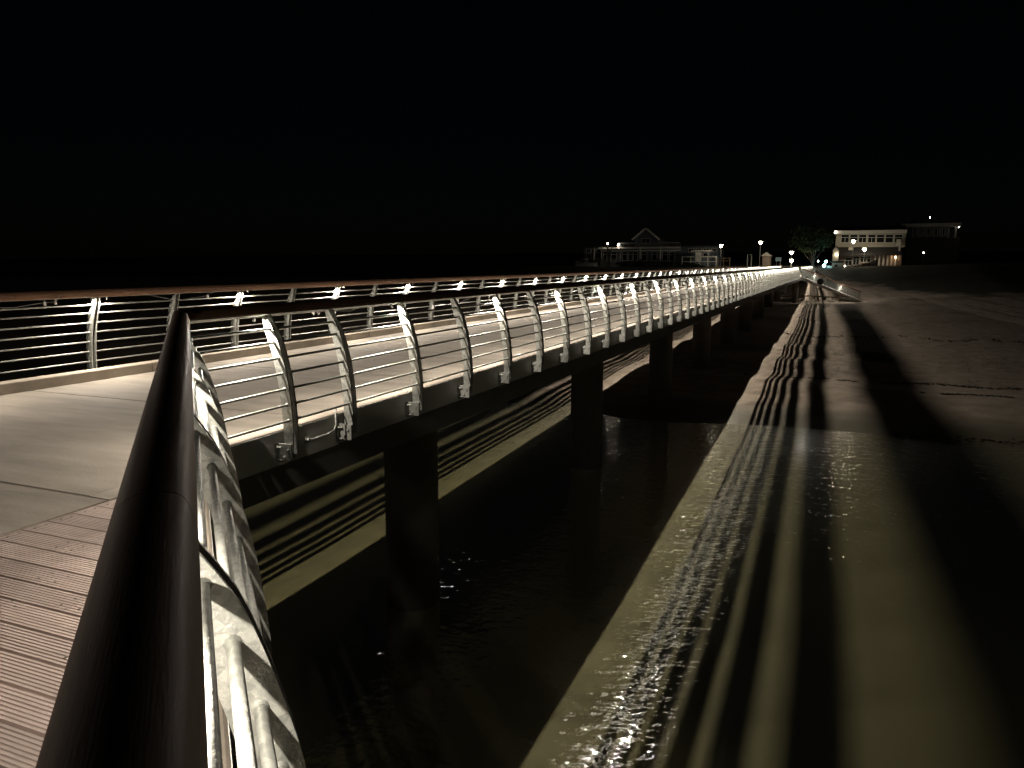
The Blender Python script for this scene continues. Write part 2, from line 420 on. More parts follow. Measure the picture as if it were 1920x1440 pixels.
def foot_mesh(detail):
    b = MB(); b.box(.003, -.095, -.15, .013, .075, .02)          # plate on the edge beam
    b.box(.0131, -.058, -.13, .15, -.046, .022)                  # tab beside the post
    b.box(.0131, .046, -.13, .10, .058, .022)
    if not detail:
        for (v, z) in ((.115, -.03), (.075, -.09)): b.tube([(v, -.075, z), (v, -.058, z)], .013, 6)
    return b.mesh('foot_plate', M['steel'])
def bolt_mesh():
    b = MB(); b.tube([(0, -.014, 0), (0, 0, 0)], .012, 6, smooth=False); b.tube([(0, -.02, 0), (0, -.014, 0)], .007, 8); return b.mesh('bolt', M['steel'])
def stud_mesh():
    b = MB(); b.tube([(0, 0, 0), (.014, 0, 0)], .013, 6, smooth=False); b.tube([(.014, 0, 0), (.045, 0, 0)], .008, 8); return b.mesh('anchor_stud', M['steel'])
LV, LZ = -.132, 1.083
def lamp_mesh():
    b = MB(); b.tube([(LV, 0, LZ + .052), (LV, 0, LZ + .0075)], .0125, 12, 0); b.tube([(LV, 0, LZ + .0085), (LV, 0, LZ - .0032)], .0128, 12, 0, cap=False)
    b.tube([(LV, 0, LZ + .0074), (LV, 0, LZ + .0066)], .011, 8, 1)
    return b.mesh('lamp', [M['steel'], M['lens']])
POST = post_mesh(); FOOT1 = foot_mesh(True); FOOT0 = foot_mesh(False); BOLT = bolt_mesh(); STUD = stud_mesh(); LAMP = lamp_mesh()

LIGHT = bpy.data.lights.new('rail_lamp', 'POINT'); LIGHT.energy = LAMP_W; LIGHT.color = (1, .89, .76); LIGHT.shadow_soft_size = .006
LIGHT3 = LIGHT.copy(); LIGHT3.energy = LAMP_W * .3; LIGHT4 = LIGHT.copy(); LIGHT4.energy = LAMP_W * .2
LIGHT2 = LIGHT.copy(); LIGHT2.energy = LAMP_W * .55
HT = R(15)
def hand_section():
    c = Vector((-.108, 1.172)); px = Vector((math.cos(HT), math.sin(HT))); qx = Vector((-math.sin(HT), math.cos(HT)))
    pts = []
    for p, q in ((.055, -.036), (.058, -.032), (.058, .016), (.0565, .024), (.053, .031), (.046, .038), (.030, .047), (.012, .053), (-.006, .055), (-.022, .053), (-.037, .046), (-.048, .036), (-.054, .026), (-.058, .012), (-.058, -.032), (-.055, -.036)):
        pts.append(c + px * p + qx * q)
    strip = [c + px * -.050 + qx * -.0362, c + px * .054 + qx * -.0362, c + px * .054 + qx * -.0445, c + px * -.050 + qx * -.0445]
    return [tuple(p) for p in pts], [tuple(p) for p in strip]
HS, HSTRIP = hand_section()

def hand_mesh(L, mitre0=0., mitre1=0.):
    """wood piece along local y from 0 to L; mitre: y shift per unit of v at each end"""
    def piece(poly, mi, smooth):
        n = len(poly); v = [(p[0], .002 + (p[0] + .108) * mitre0, p[1]) for p in poly] + [(p[0], L - .002 + (p[0] + .108) * mitre1, p[1]) for p in poly]
        bb.add(v, [(k, (k + 1) % n, n + (k + 1) % n, n + k) for k in range(n)], mi, smooth)
        bb.add(v[:n], [tuple(range(n))[::-1]], mi); bb.add(v[n:], [tuple(range(n))], mi)
    bb = MB(); piece(HS, 0, True)
    me = bb.mesh('handrail', M['wood'])
    bb = MB(); piece(HSTRIP, 0, False); ms = bb.mesh('rail_strip', M['steel'])
    return me, ms

def bar_mesh(L, r=None):
    b = MB(); b.tube([(0, 0, 0), (0, L, 0)], r or BARR, 12); return b.mesh('bar', M['steel'])

class Rail:
    def __init__(s, origin, rz, label):
        s.root = empty('railing', origin, rz); tag(s.root, label, 'railing')
    def z(s, t): return S * t * s.dirn
    dirn = 1
    def post(s, t, lit, detail):
        p = ob('post', POST, s.root, (0, t, s.z(t)))
        if detail >= 1:
            f = ob('foot_plate', FOOT1 if detail == 2 else FOOT0, p)
            if detail == 2:
                for (v, z) in ((.115, -.03), (.075, -.095)): ob('bolt', BOLT, p, (v, -.058, z))
                for (tt, z) in ((-.075, -.01), (-.075, -.12)): ob('anchor_stud', STUD, p, (.013, tt, z))
        if lit:
            for d in {-1: (.12, -.12), 1: (-.12,), 0: (-.3, .25) if t > 3 else (-.4, .25)}[s.dirn]:
                ob('lamp', LAMP, p, (0, d, 0)); ob('lamp_light', (LIGHT2 if s.dirn < 0 else LIGHT) if s.dirn else (LIGHT3 if d < 0 else LIGHT4), p, (LV, d, LZ))
        return p
    def bars(s, t0, t1, me=None):
        for (v, z) in BARS:
            a = t0(v) if callable(t0) else t0; c = t1(v) if callable(t1) else t1
            o = ob('bar', me or bar_mesh(c - a, .0125 if s.dirn == 0 else None), s.root, (v, a, z + s.z(a))); o.rotation_euler = (math.atan(S) * s.dirn, 0, 0)
    def hand(s, t0, hm, hs):
        o = ob('handrail', hm, s.root, (0, t0, s.z(t0))); o.rotation_euler = (math.atan(S) * s.dirn, 0, 0)
        q = ob('rail_strip', hs, s.root, (0, t0, s.z(t0))); q.rotation_euler = (math.atan(S) * s.dirn, 0, 0)

# near straight railing along the pier
near = Rail((XN, 0, ZD), 0, 'curved galvanised railing with wooden handrail along the near edge of the pier')
PY = [5.29, 6.18] + [7.49 + 1.29 * k for k in range(66)]
PY = [p for p in PY if p < 95.6]
for i, t in enumerate(PY): near.post(t, i % 2 == 0, 2 if t < 16 else (1 if t < 60 else 0))
T225 = math.tan(AZ / 2)
def corner(v):
    t = (math.cos(AZ) * (OFF + v) - XN - v) / math.sin(AZ)
    return t, math.sin(AZ) * (OFF + v) + t * math.cos(AZ)
CORNER = corner(-.108)[1]                    # where the angled railing's handrail meets this one
hm, hs = hand_mesh(PY[2] - .4 - CORNER, mitre0=T225); near.hand(CORNER, hm, hs)
hm, hs = hand_mesh(2.58)
t = PY[2] - .4
while t < 93: near.hand(t, hm, hs); t += 2.58
near.bars(lambda v: corner(v)[1], 6.165); near.bars(6.195, 7.49)
t = 7.49; bm4 = bar_mesh(5.16)
while t < 91: near.bars(t, t + 5.16, bm4); t += 5.16
# continuation past the beach steps
cont = Rail((XN, 0, ZD), 0, 'short stretch of railing on the near edge beyond the beach steps')
for i in range(28): cont.post(99.2 + 1.29 * i, i % 2 == 0, 0)
t = 99.0; bm2 = bar_mesh(2.58)
while t < 132: cont.hand(t, hm, hs); cont.bars(t, t + 2.58, bm2); t += 2.58

# far railing
far = Rail((XF, 0, ZD), math.pi, 'curved galvanised railing with wooden handrail along the far edge of the pier')
far.dirn = -1
FY = [7.51 + 1.385 * k for k in range(-8, 94)]
for k, yy in zip(range(-8, 94), FY): far.post(-yy, k % 2 == 0, 1 if yy < 25 else 0)
hm2, hs2 = hand_mesh(2.77)
bmf4 = bar_mesh(5.54)
yy = 9.1 - 2.77 * 5
while yy < YEND - 2: far.hand(-(yy + 2.77), hm2, hs2); yy += 2.77
yy = 7.51 - 1.385 * 8
while yy < YEND - 4: far.bars(-(yy + 5.54), -yy, bmf4); yy += 5.54

# angled railing of the platform, right under the camera; see corner()
fo = Vector((math.cos(AZ), math.sin(AZ), 0)) * OFF
fg = Rail((fo.x, fo.y, ZD), AZ, 'angled railing of the viewing platform, closest to the viewer')
fg.dirn = 0
TC = corner(-.108)[0]
TPOST = [5.36, 4.05, 2.73, 1.42, .11, -1.2]
for i, t in enumerate(TPOST): fg.post(t, i % 2 == 1, 2 if t > 0 else 1)
hm, hs = hand_mesh(2.4, mitre1=-T225); fg.hand(TC - 2.4, hm, hs)
hm, hs = hand_mesh(2.64)
fg.hand(TC - 2.4 - 2.64, hm, hs); fg.hand(TC - 2.4 - 5.28, hm, hs)
fg.bars(1.42, lambda v: corner(v)[0]); fg.bars(-1.2, 1.42)
# kerb and edge beam of the platform
b = MB(); b.prism([(-.2, -.16), (-.004, -.16), (-.004, .128), (-.016, .14), (-.188, .14), (-.2, .128)], 'y', -3.2, 6.28)
o = ob('kerb', b.mesh('platform_kerb', M['kerb']), plat); o.location = (fo.x + 2.5, fo.y, 0); o.rotation_euler = (0, 0, AZ)
b = MB(); b.box(-.1, -3.2, -.45, 0, 6.3, .122)
o = ob('edge_beam', b.mesh('platform_edge_beam', M['fascia']), plat); o.location = (fo.x + 2.5, fo.y, 0); o.rotation_euler = (0, 0, AZ)

# ---------------------------------------------------------------- beach steps at the shore end
def gz(x, y): return ground(x, y)
steps = empty('beach_steps', (XN, 97.3, zd(97))); tag(steps, 'metal beach stairs with barred railings descending sideways from the pier to the sand', 'stairs')
SX1 = 2.15; zt = zd(97) - .02; zb = gz(SX1, 97.3) + .05
LX = SX1 - XN; DZ = zt - zb
def on_steps(f): return (LX * f, -DZ * f)
NT = 17
for i in range(NT):
    f = (i + .5) / NT; x, z = on_steps(f); b = MB(); b.box(x - .17, -.97, z - .03, x + .2, .97, z + .01); ob('tread', b.mesh('tread', M['steel']), steps)
for sy in (-1.0, 1.0):
    b = MB(); x, z = on_steps(1); b.prism([(0.02, -.34), (0.02, .06), (x + .1, z + .08), (x + .1, z - .2)], 'y', sy - .03, sy + .03); ob('stringer', b.mesh('stringer', M['fascia']), steps)
    np_ = 6
    for i in range(np_):
        f = .03 + i * .94 / (np_ - 1); x, z = on_steps(f); b = MB(); b.box(x - .025, sy - .06, z - .1, x + .025, sy - .03, z + 1.0); ob('post', b.mesh('stair_post', M['steel']), steps)
    for j in range(6):
        x, z = on_steps(.985); b = MB(); b.tube([(.1, sy - .075, .18 + j * .13), (x, sy - .075, z + .18 + j * .13)], .016, 6); ob('bar', b.mesh('stair_bar', M['steel']), steps)
    x, z = on_steps(1); b = MB(); b.tube([(-.1, sy - .045, 1.05), (x, sy - .045, z + 1.05)], .045, 8); ob('handrail', b.mesh('stair_handrail', M['wood']), steps)
SL_ = bpy.data.lights.new('stair_lamp', 'POINT'); SL_.energy = 90; SL_.color = (1, .92, .8); SL_.shadow_soft_size = .01
for f in (.24, .68):
    x, z = on_steps(f); b = MB(); b.tube([(x, -.93, z + 1.0), (x, -.93, z + .95)], .03, 8); lp = ob('lamp', b.mesh('stair_lamp', M['steel']), steps); ob('lamp_light', SL_, steps, (x, -.93, z + .92))
# timber edging on the sand below the stairs
te = empty('timber_edging', (-3, 101, gz(-3, 101))); tag(te, 'low pale timber edging on the sand under the end of the pier', 'edging')
zq = gz(-3, 101)
for (x0, y0, x1, y1, h) in ((-8.2, 103.2, 2.3, 99.2, .34), (-8.4, 98.5, -3.9, 97.5, .22), (-8.4, 95.2, -4.2, 94.6, .2)):
    a = Vector((x0 + 3, y0 - 101, gz(x0, y0) - zq + h - .1)); c = Vector((x1 + 3, y1 - 101, gz(x1, y1) - zq + h - .1))
    b = MB(); b.tube([a, (a + c) / 2 + Vector((0, 0, .04)), c], .11, 6, smooth=False); ob('beam', b.mesh('edging_beam', M['kerb']), te)
    for k in range(5):
        p = a.lerp(c, (k + .5) / 5); b = MB(); b.tube([(p.x, p.y + .13, p.z - .8), (p.x, p.y + .13, p.z + .12)], .07, 7); ob('stake', b.mesh('edging_stake', M['pile']), te)
# round board on a leaning pole
pb = at(1546, 577, 84.5); pt = at(1538, 528, 84.5)
rs = empty('round_sign', (pb.x, pb.y, gz(pb.x, pb.y))); tag(rs, 'dark round board on a thin leaning pole in the sand before the stairs', 'sign')
M['dark'] = mat('dark_paint', (.03, .028, .026), .6)
top = Vector((pt.x - pb.x, 0, pt.z - gz(pb.x, pb.y)))
b = MB(); b.tube([(0, 0, -.4), tuple(top)], .045, 8); ob('pole', b.mesh('sign_pole', M['dark']), rs)
b = MB(); b.tube([(top.x, -.09, top.z), (top.x, -.05, top.z)], .33, 24, smooth=False); ob('board', b.mesh('round_board', M['dark']), rs)
b = MB()
for k in range(24):
    a0, a1 = 2 * math.pi * k / 24, 2 * math.pi * (k + 1) / 24
    b.tube([(top.x + .3 * math.cos(a0), -.1, top.z + .3 * math.sin(a0)), (top.x + .3 * math.cos(a1), -.1, top.z + .3 * math.sin(a1))], .03, 6)
ob('rim', b.mesh('board_rim', mat('faded_rim', (.12, .10, .09), .6)), rs)

# seaweed left by the tide (nobody could count it)
b = MB(); rnd = random.Random(3)
def weed(xa, xb, yc, amp, n, sp, sz):
    for _ in range(n):
        x = rnd.uniform(xa, xb); y = yc + amp * noise.noise(Vector((x * .35, yc, 2))) * 2 + rnd.gauss(0, sp)
        if noise.noise(Vector((x * .9, yc, 7))) < -.12: continue
        z = ground(x, y); a = rnd.uniform(0, 6.28); L = sz * rnd.uniform(.5, 1.6); w_ = L * .28; h = sz * rnd.uniform(.2, .5)
        dx, dy = math.cos(a) * L, math.sin(a) * L; ex, ey = -math.sin(a) * w_, math.cos(a) * w_
        b.add([(x - dx, y - dy, z - .01), (x + ex, y + ey, z - .005), (x + dx, y + dy, z - .01), (x - ex, y - ey, z - .005), (x, y, z + h)], [(0, 1, 4), (1, 2, 4), (2, 3, 4), (3, 0, 4)])
weed(-4.5, 15, 41.3, .5, 900, .12, .10); weed(1.5, 16, 38.2, .45, 900, .14, .12); weed(2, 9, 30.6, .3, 160, .2, .12); weed(-4, 16, 62, 1.2, 500, .5, .12); weed(-4.3, 9, 50, 2.5, 350, 1.8, .05)
sw = ob('seaweed', b.mesh('seaweed', mat('dry_seaweed', (.05, .035, .022), .8, 0, (.09, .06, .04), 4))); tag(sw, 'thin dark lines of seaweed left along the tide marks on the sand', 'seaweed', kind='stuff')

# ---------------------------------------------------------------- cables with lamp sockets under the handrails
def px_plane(px, py, X):
    r = ray(px, py); r = r * (X / r.x); return Vector((r.x, r.y, r.z + EYE))
def socket_cable(label, X, pts, socks):
    P = [px_plane(a, c, X) for a, c in pts]; o = P[0].copy()
    root = empty('light_cable', o); tag(root, label, 'cable')
    b = MB(); b.tube([p - o for p in P], .004, 6); ob('cable', b.mesh('cable', M['cable']), root)
    for (a, c) in socks:
        p = px_plane(a, c, X) - o; b = MB(); b.tube([(p.x, p.y, p.z + .035), (p.x, p.y, p.z + .01), (p.x, p.y, p.z - .015), (p.x, p.y, p.z - .03)], [.008, .014, .018, .006], 8); ob('socket', b.mesh('socket', M['bulb']), root)
socket_cable('thin cable with white sockets sagging under the far handrail at the left edge', XF + .19, [(-20, 573), (3, 577), (24, 577), (60, 571), (84, 567), (104, 566), (109, 559), (112, 553)], [(84, 569), (104, 567.5)])
socket_cable('thin sagging cable under the far handrail behind the angled handrail tip', XF + .19, [(268, 549), (290, 555), (322, 561), (342, 562), (366, 558), (388, 554), (403, 545)], [(389, 555.5)])
socket_cable('cable with two round white sockets under the near handrail', XN - .18, [(560, 582), (578, 578), (588, 580.5), (597, 580.5), (610, 582), (640, 583), (655, 583), (672, 577), (684, 573)], [(588, 584.5), (597, 584.5)])
socket_cable('thin cable with one socket under the near handrail farther along', XN - .18, [(806, 563), (812, 571), (828, 569), (846, 572), (860, 568), (880, 559)], [(812, 576)])

# ---------------------------------------------------------------- the shore: houses, lamps, tree
YB = 150.
M['siding'] = mat('grey_blue_boards', (.10, .125, .16), .75, 0, (.13, .155, .19), 4, 6, .3, 8, stretch=(.5, 1, 14))
M['cream'] = mat('cream_boards', (.42, .38, .31), .8, 0, (.50, .45, .37), 3, 6, .3, 6, stretch=(12, 1, .5))
M['brown'] = mat('brown_plaster', (.33, .25, .20), .85, 0, (.40, .31, .25), 2, 6)
M['roof'] = mat('dark_roof', (.035, .033, .035), .8, 0, (.055, .05, .05), 3)
M['glass'] = mat('window_glass', (.02, .022, .025), .08, 0)
M['timber'] = mat('fence_timber', (.40, .30, .19), .75, 0, (.50, .38, .25), 3)
M['greywood'] = mat('grey_metalwork', (.22, .22, .22), .6)
M['canvas'] = mat('cream_canvas', (.62, .58, .50), .85, 0, (.68, .64, .56), 3)

class Bld:
    """parts given by photo rectangles on a wall plane at distance Y"""
    def __init__(s, name, label, cat, px, Y, group=None):
        p = at(px, 490, Y); s.o = Vector((p.x, Y, gz(p.x, Y) - .1)); s.root = empty(name, s.o); tag(s.root, label, cat, group); s.Y = Y
    def c(s, px, py, Y=None):
        p = at(px, py, Y or s.Y); return p - s.o
    def rect(s, name, x0, y0, x1, y1, m, depth, dy=0., parent=None, ground_=False):
        a = s.c(x0, y0); c = s.c(x1, y1); zb = -.3 if ground_ else c.z
        b = MB(); b.box(a.x, dy, zb, c.x, dy + depth, a.z); return ob(name, b.mesh(name, m), parent or s.root)
    def window(s, x0, y0, x1, y1, frame=None, tr=.36, mull=True, proud=.05, dy=0.):
        a = s.c(x0, y0); c = s.c(x1, y1); t = .07; f = frame or M['white']; y0_, y1_ = dy - proud, dy + .05
        b = MB(); z0, z1, X0, X1 = c.z, a.z, a.x, c.x
        b.box(X0, y0_, z0, X0 + t, y1_, z1); b.box(X1 - t, y0_, z0, X1, y1_, z1); b.box(X0 + t, y0_, z0, X1 - t, y1_, z0 + t); b.box(X0 + t, y0_, z1 - t, X1 - t, y1_, z1)
        if tr: zt_ = z1 - (z1 - z0) * tr; b.box(X0 + t, y0_ + .005, zt_ - .035, X1 - t, y1_, zt_ + .035)
        if mull: xm = (X0 + X1) / 2; zt_ = z1 - (z1 - z0) * tr - .036 if tr else z1 - t; b.box(xm - .03, y0_ + .005, z0 + t, xm + .03, y1_, zt_)
        w_ = ob('window', b.mesh('window', f), s.root)
        b = MB(); b.box(X0 + t * .5, y0_ + .03, z0 + t * .5, X1 - t * .5, y1_ + .01, z1 - t * .5); ob('pane', b.mesh('pane', M['glass']), w_)
    def lamp(s, px, py, r, m, dy=-.15, name='wall_lamp'):
        p = s.c(px, py); b = MB(); b.tube([(p.x, dy, p.z + r * .9), (p.x, dy, p.z + r * .5), (p.x, dy, p.z), (p.x, dy, p.z - r * .6), (p.x, dy, p.z - r * .9)], [r * .3, r * .85, r, r * .7, r * .2], 10); ob(name, b.mesh(name, m), s.root)

LW = emis('street_lamp_glow', (1, .86, .62), 40.)
LWS = emis('wall_lamp_glow', (1, .88, .68), 28.)
LC = emis('cyan_lamp_glow', (.45, .95, 1), 12.)
LO = emis('orange_lamp_glow', (1, .6, .3), 12.)

# -- house with the gable, left
h = Bld('gabled_house', 'blue-grey house with white-edged gable, balcony and terrace doors', 'house', 1210, YB)
h.rect('wall', 1126, 466, 1276, 494, M['siding'], 9, ground_=True)
h.rect('side_wing', 1092, 464.5, 1125.6, 494, M['siding'], 7, dy=1.0, ground_=True)
h.rect('annex_wall', 1277, 462.5, 1346, 494, M['siding'], 7, dy=.6, ground_=True)
h.rect('annex_roof', 1276.5, 460.6, 1348, 462.3, M['roof'], 8, dy=.2)
h.rect('wing_roof', 1090, 463, 1125.8, 464.4, M['roof'], 8, dy=.6)
h.rect('eave_board', 1124, 463.8, 1277, 465.8, M['white'], .3, dy=-.5)
h.rect('terrace_beam', 1127, 469.3, 1276, 470.6, M['white'], .16, dy=-.2)
h.rect('upper_wall', 1189.5, 447, 1232.5, 463.6, M['siding'], 8, dy=.4)
a, c, ap = h.c(1189.5, 447), h.c(1232.5, 447), h.c(1211, 429)
b = MB(); b.prism([(a.x, a.z + .002), (c.x, a.z + .002), (ap.x, ap.z)], 'y', .402, 8.3); ob('gable_wall', b.mesh('gable_wall', M['siding']), h.root)
for sx, ex in ((1, a), (-1, c)):
    d = Vector((ap.x - ex.x, ap.z - ex.z)); d.normalize(); nrm = Vector((-d.y, d.x)) * sx
    e0 = Vector((ex.x, ex.z)) - d * .55; e1 = Vector((ap.x, ap.z)) + d * (.0 if sx == 1 else .0) + nrm * .01
    q = [e0 + nrm * .02, e1 + nrm * .02, e1 + nrm * .24, e0 + nrm * .24]
    b = MB(); b.prism([tuple(p) for p in q], 'y', .02, 8.6); rp = ob('roof_slope', b.mesh('roof_slope', M['roof']), h.root)
    q = [e0 - nrm * .1, e1 - nrm * .1, e1 + nrm * .25, e0 + nrm * .25]
    b = MB(); b.prism([tuple(p) for p in q], 'y', -.06, .015); ob('verge_board', b.mesh('verge_board', M['white']), rp)
h.window(1202.3, 446.8, 1218.2, 457.5, tr=0, dy=.4)
# balcony rail
bl = h.rect('balcony_rail', 1161, 455.2, 1276, 456.0, M['greywood'], .06, dy=-.45)
for k in range(39):
    x = 1161 + k * 115 / 38; h.rect('baluster', x, 456.1, x + (.9 if k % 6 == 0 else .35), 463.7, M['greywood'], .04, dy=-.44, parent=bl)
for x0, x1 in ((1097, 1104), (1106, 1112), (1115, 1124)): h.window(x0, 466.5, x1, 485, dy=1.0)
for x0, x1 in ((1131, 1138), (1146, 1156), (1167, 1176), (1179, 1185.5), (1187.5, 1195.5), (1203, 1213), (1222.5, 1232), (1242, 1252), (1255, 1265)): h.window(x0, 472, x1, 489, tr=.3, mull=False)
for x0, x1 in ((1290, 1300), (1304, 1314), (1318, 1329), (1333, 1342)): h.window(x0, 465, x1, 473, tr=0, dy=.6)
h.lamp(1161, 459.5, .2, LWS, dy=-.6); h.lamp(1142, 457, .17, LWS, dy=-.9)
b = MB(); p = h.c(1142, 457); b.tube([(p.x, -.9, -.2), (p.x, -.9, p.z - .16)], .04, 6); ob('lamp_post', b.mesh('terrace_lamp_post', M['greywood']), h.root)

# closed parasols on the terrace
for px, y0, y1, where in ((1113.5, 464, 489, 'leftmost, before the side wing'), (1127, 462.5, 494, 'beside the warm-lit timber fence'), (1163, 463, 489, 'below the bright wall lamp'),
                          (1200, 461, 491, 'left of the middle terrace door'), (1238, 460.5, 489, 'right of the terrace doors')):
    Yp = YB - 3; p = at(px, y1, Yp); q = at(px, y0, Yp); z0 = gz(p.x, Yp) - .1; H = q.z - z0
    r_ = empty('closed_parasol', (p.x, Yp, z0)); tag(r_, 'closed cream parasol, ' + where, 'parasol', 'closed parasols on the terrace')
    b = MB(); b.tube([(0, 0, 0), (0, 0, H - .3)], .03, 8); ob('pole', b.mesh('parasol_pole', M['white']), r_)
    b = MB(); b.tube([(0, 0, H * .36), (0, 0, H * .42), (0, 0, H * .7), (0, 0, H * .93), (0, 0, H)], [.10, .16, .13, .1, .015], 10); ob('canopy', b.mesh('parasol_canopy', M['canvas']), r_)

# kiosk and fences
kx = Bld('kiosk', 'small kiosk with white flat roof and white door behind the rail fence', 'kiosk', 1314, YB - 5)
kx.rect('roof', 1296, 469.3, 1333, 471.6, M['white'], 2.6, dy=-.4); kx.rect('wall', 1300, 471.8, 1330, 492, M['siding'], 2, ground_=True)
kx.rect('door', 1304, 473, 1314.5, 490, M['white'], .06, dy=-.062); kx.window(1318, 474, 1328, 481, tr=0, mull=False)
def rail_fence(label, x0, x1, rows, npost, m, Y, wdt=.10):
    f = Bld('rail_fence', label, 'fence', (x0 + x1) / 2, Y)
    for r_ in rows: f.rect('rail', x0, r_, x1, r_ + 1.1, m, .05, dy=-.051)
    for k in range(npost):
        x = x0 + (x1 - x0) * k / (npost - 1); f.rect('post', x - .5, rows[0] - .6, x + .6, 496, m, .1, ground_=True)
rail_fence('warm-lit timber rail fence left of the dark tree', 1117, 1140, (485, 488.6, 492), 3, M['timber'], YB - 6)
rail_fence('short pale rail fence right of the dark tree', 1144, 1155, (485, 489.5), 2, M['timber'], YB - 6)
rail_fence('white rail fence in front of the kiosk', 1279, 1343, (481, 490), 5, M['white'], YB - 7.5)
rail_fence('low pale fence beside the leftmost street lamp', 1346, 1368, (483.5, 488.5), 3, M['timber'], YB - 8.5)
# small white boat
bo = Bld('small_boat', 'small white boat with a windscreen frame lying left of the terrace', 'boat', 1100, YB - 7)
p0, p1 = bo.c(1080, 494), bo.c(1120, 494); L = p1.x - p0.x; secs = []
b = MB(); n = 9; rings = []
for k in range(n):
    f = k / (n - 1); wd = .95 * math.sin(math.pi * min(1, .12 + f * .88)) ** .6 if f < 1 else .08; hgt = .75 + .35 * (1 - f) ** 2; x = p0.x + L * f
    rings.append([(x, -wd, hgt), (x, -wd * .75, .18), (x, 0, .02), (x, wd * .75, .18), (x, wd, hgt), (x, 0, hgt + .06)])
b.add([v for r_ in rings for v in r_], [(i * 6 + k, i * 6 + (k + 1) % 6, i * 6 + 6 + (k + 1) % 6, i * 6 + 6 + k) for i in range(n - 1) for k in range(6)] + [(5, 4, 3, 2, 1, 0), tuple(range(6 * n - 6, 6 * n))], smooth=False)
ob('hull', b.mesh('hull', M['white']), bo.root)
b = MB()
x = p0.x + L * .26
b.tube([(x, -.7, .85), (x + .12, -.66, 1.5), (x + .9, -.66, 1.5), (x + 1.15, -.7, .85)], .06, 6); b.tube([(x, .7, .85), (x + .12, .66, 1.5), (x + .9, .66, 1.5), (x + 1.15, .7, .85)], .06, 6); b.box(x + .1, -.7, 1.5, x + 1.0, .7, 1.56)
ob('cabin_frame', b.mesh('cabin_frame', M['white']), bo.root)

# bare dark tree and low shrubs in front of the terrace
M['bark'] = mat('bark', (.07, .055, .045), .9, 0, (.11, .09, .07), 6, 6, .4, 20)
def leaf_mat(nm, c1, c2):
    m = mat(nm, c1, .65, 0, c2, 1.2); return m
M['leaf'] = leaf_mat('green_leaves', (.045, .085, .028), (.09, .14, .05)); M['leaf2'] = leaf_mat('dark_leaves', (.02, .028, .018), (.035, .045, .025))
def leaves(n, cx, cy_, cz, rx, ry, rz, sz, seed, hollow=.45):
    rn = random.Random(seed); b = MB()
    clumps = []
    for _ in range(max(6, n // 45)):
        while True:
            v = Vector((rn.uniform(-1, 1), rn.uniform(-1, 1), rn.uniform(-1, 1)))
            if hollow < v.length < 1: break
        clumps.append((v, rn.uniform(.16, .34)))
    for _ in range(n):
        v, s_ = rn.choice(clumps); q = v + Vector((rn.gauss(0, s_ * .5), rn.gauss(0, s_ * .5), rn.gauss(0, s_ * .4)))
        p = Vector((cx + q.x * rx, cy_ + q.y * ry, cz + q.z * rz)); a = Vector((rn.gauss(0, 1), rn.gauss(0, 1), rn.gauss(0, 1))).normalized(); u = a.orthogonal().normalized(); w_ = a.cross(u); s = sz * rn.uniform(.6, 1.4)
        b.add([p - u * s, p + w_ * s * .5, p + u * s, p - w_ * s * .5], [(0, 1, 2, 3)])
    return b
tb = at(1141, 495, YB - 4.5); z0 = gz(tb.x, YB - 4.5)
t_ = empty('bare_tree', (tb.x, YB - 4.5, z0)); tag(t_, 'dark leafless tree silhouetted before the terrace lamps', 'tree')
b = MB(); b.tube([(0, 0, -.3), (.05, 0, 1.2), (-.1, 0, 2.2), (-.35, .1, 3.4), (-.5, .1, 4.6)], [.28, .22, .18, .1, .03], 8)
b.tube([(.0, 0, 1.5), (.35, 0, 2.5), (.5, 0, 3.6), (.8, 0, 4.6)], [.17, .13, .08, .02], 7)
ob('trunk', b.mesh('bare_trunk', M['bark']), t_)
b = MB(); rn = random.Random(5)
for k in range(26):
    x = rn.uniform(-.5, .7); z = rn.uniform(2.6, 4.5); dx = rn.uniform(-.7, .7); b.tube([(x, .05, z), (x + dx * .5, rn.uniform(-.3, .3), z + .35), (x + dx, rn.uniform(-.5, .5), z + rn.uniform(.4, .9))], [.035, .02, .006], 5)
ob('twigs', b.mesh('twigs', M['bark']), t_)
for i, (px, py0, wd, lab) in enumerate(((1180, 486, 2.6, 'leftmost dark rounded shrub below the terrace doors'), (1213, 484, 3.0, 'tallest dark shrub below the gable'), (1252, 488, 2.4, 'dark shrub at the right end of the terrace'), (1296, 492, 2.2, 'low dark shrub before the white rail fence'))):
    Ys = YB - 9; p = at(px, py0, Ys); zz = gz(p.x, Ys); H = max(.8, p.z - zz)
    s_ = empty('shrub', (p.x, Ys, zz - .1)); tag(s_, lab, 'shrub', 'dark shrubs below the terrace')
    ob('foliage', leaves(900, 0, 0, H * .45, wd, 1.4, H * .6, .16, 20 + i, .1).mesh('shrub_foliage', M['leaf2']), s_)
    b = MB()
    for k in range(4): b.tube([(k * .3 - .45, 0, -.2), ((k - 1.5) * .6, .1, H * .6)], [.05, .02], 6)
    ob('stems', b.mesh('shrub_stems', M['bark']), s_)

